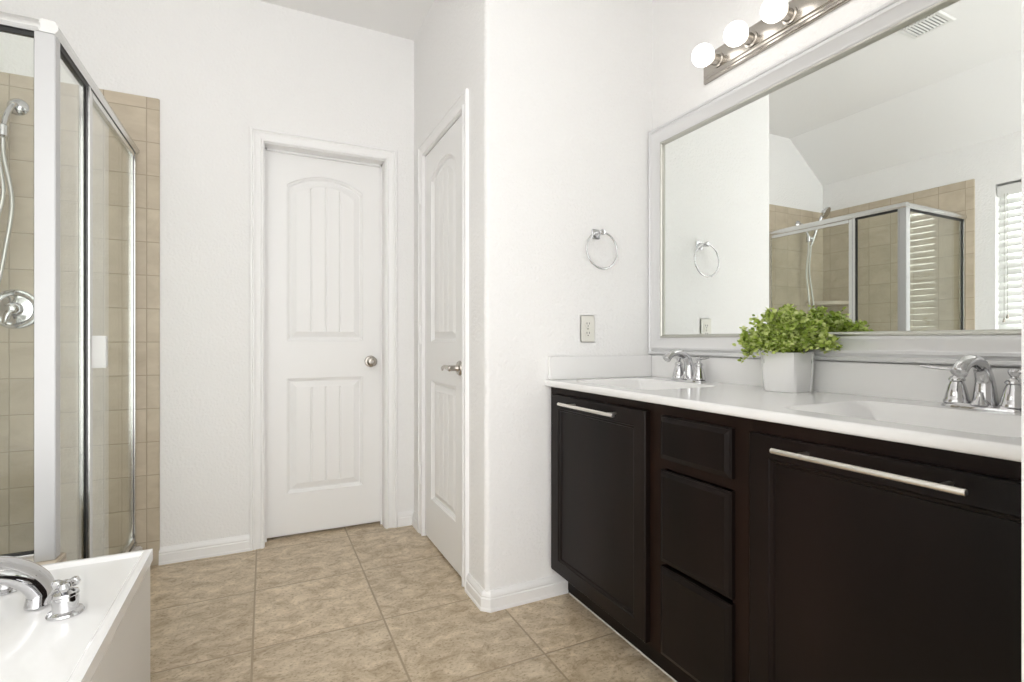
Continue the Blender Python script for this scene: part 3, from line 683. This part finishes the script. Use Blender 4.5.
def basin_faucet(y, label):
    f = root('basin_faucet', (1.520, y, CT+0.0003), label, 'faucet', 'two-handle chrome faucets on the vanity top')
    bm = BM(); R = []
    for s, z in ((1, 0), (1.0, 0.005), (0.93, 0.009), (0.86, 0.012)):
        ring = []
        for k in range(40):
            a = 2*PI*k/40; c, sn = math.cos(a), math.sin(a)
            ring.append(bm.verts.new((0.031*s*abs(c)**0.75*(1 if c > 0 else -1), 0.082*(s if s > .9 else s)*abs(sn)**0.6*(1 if sn > 0 else -1), z)))
        R.append(ring)
    loops(bm, R); bm.faces.new(R[0][::-1]); bm.faces.new(R[-1])
    link('base_plate', bm, M_chrome, f, smooth=True)
    for s in (-1, 1):
        bm = BM(); lathe(bm, [(0.0265, 0.010), (0.027, 0.014), (0.024, 0.020), (0.022, 0.030), (0.0175, 0.050), (0.0145, 0.058), (0.0135, 0.061), (0.0165, 0.064), (0.0165, 0.067), (0.0135, 0.072), (0.0085, 0.076), (0.0075, 0.080), (0.0105, 0.085), (0.0115, 0.091), (0.009, 0.096), (0, 0.098)], T(0, s*0.053, 0), 28)
        h = link('handle', bm, M_chrome, f, smooth=True)
        bm = BM(); tube(bm, smooth_path([(0, s*0.053, 0.090), (-0.006, s*0.078, 0.091), (-0.014, s*0.100, 0.094), (-0.020, s*0.120, 0.096)], 5), [0.0055, 0.0045, 0.0052, 0.0035], 12, flat=(1, 0.8))
        link('lever', bm, M_chrome, h, smooth=True)
    bm = BM(); tube(bm, smooth_path([(0.004, 0, 0.010), (0.004, 0, 0.040), (0.000, 0, 0.072), (-0.020, 0, 0.102), (-0.058, 0, 0.114), (-0.094, 0, 0.107), (-0.116, 0, 0.088)], 7), [0.025, 0.021, 0.0175, 0.0155, 0.0145, 0.0145, 0.0155], 22)
    link('spout', bm, M_chrome, f, smooth='all')
    bm = BM(); tube(bm, [(0.026, 0, 0.010), (0.026, 0, 0.060)], 0.0028, 10); lathe(bm, [(0, -0.004), (0.006, -0.002), (0.007, 0.003), (0.004, 0.009), (0, 0.010)], T(0.026, 0, 0.064), 14)
    link('lift_rod', bm, M_chrome, f, smooth=True)
    bm = BM(); lathe(bm, [(0.020, 0.0115), (0.017, 0.016), (0.009, 0.024), (0.0055, 0.036), (0.006, 0.040), (0, 0.042)], T(-0.020, 0, 0), 20)
    link('spout_collar', bm, M_chrome, f, smooth=True)
    return f
basin_faucet(1.523, 'chrome two-handle faucet on the far basin, beside the towel ring wall')
basin_faucet(0.594, 'chrome two-handle faucet on the near basin, at the right edge of the picture')

# ------------------------------------------------------------------ mirror
mr = root('framed_mirror', (XR, 1.09, 0.990), 'large rectangular wall mirror in a silvery white moulded frame above the vanity', 'mirror')
mo = Vector((XR, 1.09, 0.990))
my0, my1, mz0, mz1 = 0.264, YT-0.0035, 0.990, 2.003
FW = 0.088
fr = [(0, 0.0008), (0, 0.026), (0.004, 0.030), (0.011, 0.030), (0.014, 0.026), (0.018, 0.028), (0.024, 0.036), (0.032, 0.038), (0.036, 0.036), (0.062, 0.027), (0.066, 0.028), (0.070, 0.027), (0.074, 0.024)]
bead = [(0.0742, 0.014), (0.0742, 0.0255), (0.077, 0.027), (0.081, 0.027), (0.084, 0.024), (FW, 0.0155), (FW, 0.014)]
def rect_ring(bm, prof, close=True):
    L = []
    for d, o in prof:
        L.append([bm.verts.new(Vector((XR-o, yy, zz))-mo) for yy, zz in ((my0+d, mz0+d), (my1-d, mz0+d), (my1-d, mz1-d), (my0+d, mz1-d))])
    loops(bm, L+[L[0]])
bm = BM(); rect_ring(bm, fr+[(0.074, 0.0008)]); link('frame', bm, M_frame, mr, smooth=True)
bm = BM(); rect_ring(bm, bead); link('inner_bead', bm, M_bead, mr, smooth=True)
bm = BM(); box(bm, Vector((1.5865, my0+0.0745, mz0+0.0745))-mo, Vector((XR-0.001, my1-0.0745, mz1-0.0745))-mo); link('mirror_glass', bm, M_mirror, mr)

# ------------------------------------------------------------------ bath bar light
BY0, BY1, BZ = 0.575, 1.512, 2.138
lb = root('vanity_light', (XR, (BY0+BY1)/2, BZ), 'brushed nickel bar light with round globe bulbs above the mirror', 'light fixture')
bm = BM(); hl = (BY1-BY0)/2
prof2 = [(0, 0.0), (0, 0.010), (0.004, 0.013), (0.010, 0.013), (0.013, 0.018), (0.018, 0.020), (0.022, 0.026), (0.030, 0.028)]
L = []
for d, o in prof2:
    L.append([bm.verts.new((-o-0.0005, yy, zz)) for yy, zz in ((-hl+d, -0.055+d), (hl-d, -0.055+d), (hl-d, 0.055-d), (-hl+d, 0.055-d))])
loops(bm, L); bm.faces.new(L[-1]); bm.faces.new(L[0][::-1]); link('back_plate', bm, M_nickel, lb, smooth=True)
for k in range(6):
    yb = 1.425-0.150*k-(BY0+BY1)/2
    bm = BM(); lathe(bm, [(0.027, 0.0), (0.027, 0.003), (0.0205, 0.005), (0.0205, 0.030), (0.022, 0.032), (0.022, 0.037), (0.014, 0.038)], T(-0.0288, yb, -0.005) @ RY(-PI/2), 28)
    s = link('socket', bm, M_nickel, lb, smooth=True)
    bm = BM(); pr = [(0.013, 0.0)]
    for q in range(1, 17):
        a = PI-0.32-(PI-0.32)*q/16; pr.append((0.0405*math.sin(a), 0.0385-0.0405*math.cos(a)))
    pr[-1] = (0, pr[-1][1])
    lathe(bm, pr, T(-0.0668, yb, -0.005) @ RY(-PI/2), 32)
    link('bulb', bm, M_bulb, s, smooth='all')

# ------------------------------------------------------------------ towel ring, outlet
tr = root('towel_ring', (1.284, YT, 1.510), 'chrome towel ring on the white wall left of the mirror', 'towel ring')
bm = BM(); box(bm, (-0.021, -0.008, -0.021), (0.021, -0.0003, 0.021), 0.003)
lathe(bm, [(0.014, 0.0), (0.010, 0.012), (0.009, 0.03), (0.012, 0.040), (0.013, 0.050), (0.009, 0.056), (0, 0.057)], T(0, -0.006, 0) @ RX(PI/2), 24); link('mount', bm, M_chrome, tr, smooth=True)
bm = BM(); n = 72; tube(bm, [(0.078*math.sin(2*PI*k/n), -0.046-0.004*(1-math.cos(2*PI*k/n)), -0.063+0.078*math.cos(2*PI*k/n)-0.013) for k in range(n)], 0.0042, 10, closed=True); link('ring', bm, M_chrome, tr, smooth='all')
ou = root('wall_outlet', (1.242, YT, 1.102), 'ivory duplex wall outlet below the towel ring', 'outlet')
bm = BM(); box(bm, (-0.036, -0.006, -0.0575), (0.036, -0.0003, 0.0575), 0.003); link('cover_plate', bm, M_plate, ou, smooth=True)
for s in (-1, 1):
    bm = BM(); lathe(bm, [(0.0165, 0), (0.0165, 0.0015), (0, 0.0015)], T(0, -0.0062, s*0.020) @ RX(PI/2), 24); so = link('socket', bm, M_plate, ou, smooth=True)
    bm = BM(); box(bm, (-0.0075, -0.0085, s*0.020-0.001), (-0.005, -0.0078, s*0.020+0.007)); box(bm, (0.005, -0.0085, s*0.020-0.001), (0.0075, -0.0078, s*0.020+0.007))
    lathe(bm, [(0.0026, 0), (0, 0.0006)], T(0, -0.0078, s*0.020-0.008) @ RX(PI/2), 12); link('slots', bm, M_slot, so)
bm = BM(); lathe(bm, [(0.003, 0), (0.002, 0.0014), (0, 0.0016)], T(0, -0.0062, 0) @ RX(PI/2), 12); link('screw', bm, M_nickel, ou, smooth=True)

# ------------------------------------------------------------------ ceiling vent
cv = root('ceiling_vent', (0.0, 1.52, ZC), 'white slatted ceiling air vent reflected at the top of the mirror', 'vent')
bm = BM(); L = []
for d, o in ((0, 0.0003), (0, 0.003), (0.006, 0.008), (0.022, 0.008), (0.024, 0.0015)):
    L.append([bm.verts.new((x, y, -o)) for x, y in ((-0.16+d, -0.10+d), (0.16-d, -0.10+d), (0.16-d, 0.10-d), (-0.16+d, 0.10-d))])
loops(bm, L); bm.faces.new(L[-1]); link('frame', bm, M_white, cv)
bm = BM(); box(bm, (-0.135, -0.075, -0.0028), (0.135, 0.075, -0.0016)); link('duct_opening', bm, M_duct, cv)  # flat grey sheet painted as the shade behind the slats
bm = BM()
for k in range(9):
    y = -0.066+0.0165*k
    for a, b in ((-0.135, -0.006), (0.006, 0.135)):
        prism(bm, [(y-0.003, -0.0040), (y+0.001, -0.0098), (y+0.0025, -0.0092), (y-0.0015, -0.0035)], 'x', a, b)
box(bm, (-0.0055, -0.075, -0.009), (0.0055, 0.075, -0.003)); link('slats', bm, M_white, cv)

# ------------------------------------------------------------------ potted plant
pp = root('potted_plant', (1.497, 1.080, CT+0.0005), 'leafy light green plant in a small square white pot on the countertop', 'potted plant', rz=math.radians(4))
bm = BM(); H = 0.124
def sq(hw, z, cut):
    p = []
    # square with folded (creased) near corner towards -x,-y
    for sx, sy in ((1, -1), (1, 1), (-1, 1)):
        c = 0.006
        p += [(sx*hw-(c if sx*sy > 0 else 0)*sx, sy*hw-(0 if sx*sy > 0 else c)*sy, z), (sx*hw-(0 if sx*sy > 0 else c)*sx, sy*hw-(c if sx*sy > 0 else 0)*sy, z)]
    p += [(-hw, -hw+cut, z), (-hw+cut*0.30, -hw+cut*0.18, z), (-hw+0.016, -hw, z)]
    return p
R = []
for hw, z, cut in ((0.050, 0.0, 0.034), (0.0515, 0.004, 0.034), (0.0545, H*0.5, 0.020), (0.057, H-0.002, 0.008), (0.0562, H, 0.008), (0.0535, H-0.002, 0.008), (0.051, H-0.025, 0.009)):
    R.append([bm.verts.new(p) for p in sq(hw, z, cut)])
loops(bm, R); bm.faces.new(R[0][::-1]); link('pot', bm, M_pot, pp, smooth=True)
bm = BM(); v = [bm.verts.new(p) for p in sq(0.0515, H-0.022, 0.009)]; bm.faces.new(v)
v2 = [bm.verts.new(p) for p in sq(0.0515, H-0.035, 0.009)]; bm.faces.new(v2[::-1]); loops(bm, [v2, v]); link('soil', bm, M_soil, pp)
stem = BM(); leaves = BM()
def leaf(bm, c, nrm, dirv, l, w):
    d = dirv.normalized(); s = d.cross(nrm).normalized(); n_ = s.cross(d)
    P = [c, c+d*l*0.25+s*w*0.42+n_*w*0.10, c+d*l*0.62+s*w*0.5+n_*w*0.12, c+d*l*0.92+s*w*0.22, c+d*l+n_*w*-0.05,
         c+d*l*0.92-s*w*0.22, c+d*l*0.62-s*w*0.5+n_*w*0.12, c+d*l*0.25-s*w*0.42+n_*w*0.10]
    V = [bm.verts.new(p) for p in P]; mid = bm.verts.new(c+d*l*0.55)
    for i in range(8): bm.faces.new((V[i], V[(i+1) % 8], mid))
rnd = random.Random(3)
XM = 0.052
def leaf_cluster(c, tdir, n, spread):
    for k in range(n):
        a = rnd.uniform(0, 2*PI)
        side = Vector((math.cos(a), math.sin(a), rnd.uniform(-0.4, 0.9)))
        d = (tdir*rnd.uniform(0.0, 0.8)+side*rnd.uniform(0.5, 1)).normalized()
        nrm = Vector((rnd.uniform(-.8, .8)-0.45, rnd.uniform(-.8, .8)-0.35, 0.9)).normalized()
        l = rnd.uniform(0.010, 0.0155)
        cc = c+Vector((rnd.gauss(0, 1), rnd.gauss(0, 1), rnd.gauss(0, 1)))*spread
        if cc.x+d.x*l > 0.056 or cc.x > 0.056: continue
        if cc.z < H-0.006 and abs(cc.x) < 0.068 and abs(cc.y) < 0.068: continue
        leaf(leaves, cc, nrm, d, l, l*rnd.uniform(0.75, 0.98))
for i in range(210):
    th = rnd.uniform(0, 2*PI); q = rnd.random()**0.75
    lat = q*1.45                                   # polar angle from straight up
    sx, sy = math.sin(lat)*math.cos(th), math.sin(lat)*math.sin(th)
    k = rnd.uniform(0.82, 1.08)
    hgt = 0.098*(1+0.26*math.sin(3.1*th+1.2)+0.16*math.sin(7*th))
    tip = Vector((sx*0.092*k, sy*(0.150 if sy > 0 else 0.140)*k, H+0.004+max(math.cos(lat), 0)*hgt*k-0.030*(max(q-0.75, 0)*4*rnd.random() if sy > -0.3 else 0)))
    tip.x = min(tip.x, XM)
    base = Vector((rnd.uniform(-0.030, 0.030), rnd.uniform(-0.030, 0.030), H-0.022))
    mid = base*0.45+tip*0.55; mid.z = max(mid.z, base.z+0.03)+0.014
    path = smooth_path([base, mid, tip], 6)
    tube(stem, path, 0.0009, 5)
    n_ = len(path)
    for j in range(5, n_, 2):
        leaf_cluster(path[j], (path[j]-path[j-1]).normalized(), 5, 0.006)
    leaf_cluster(tip, (path[-1]-path[-2]).normalized(), 11, 0.0085)
link('stems', stem, M_stem, pp); link('foliage', leaves, M_leaf, pp)
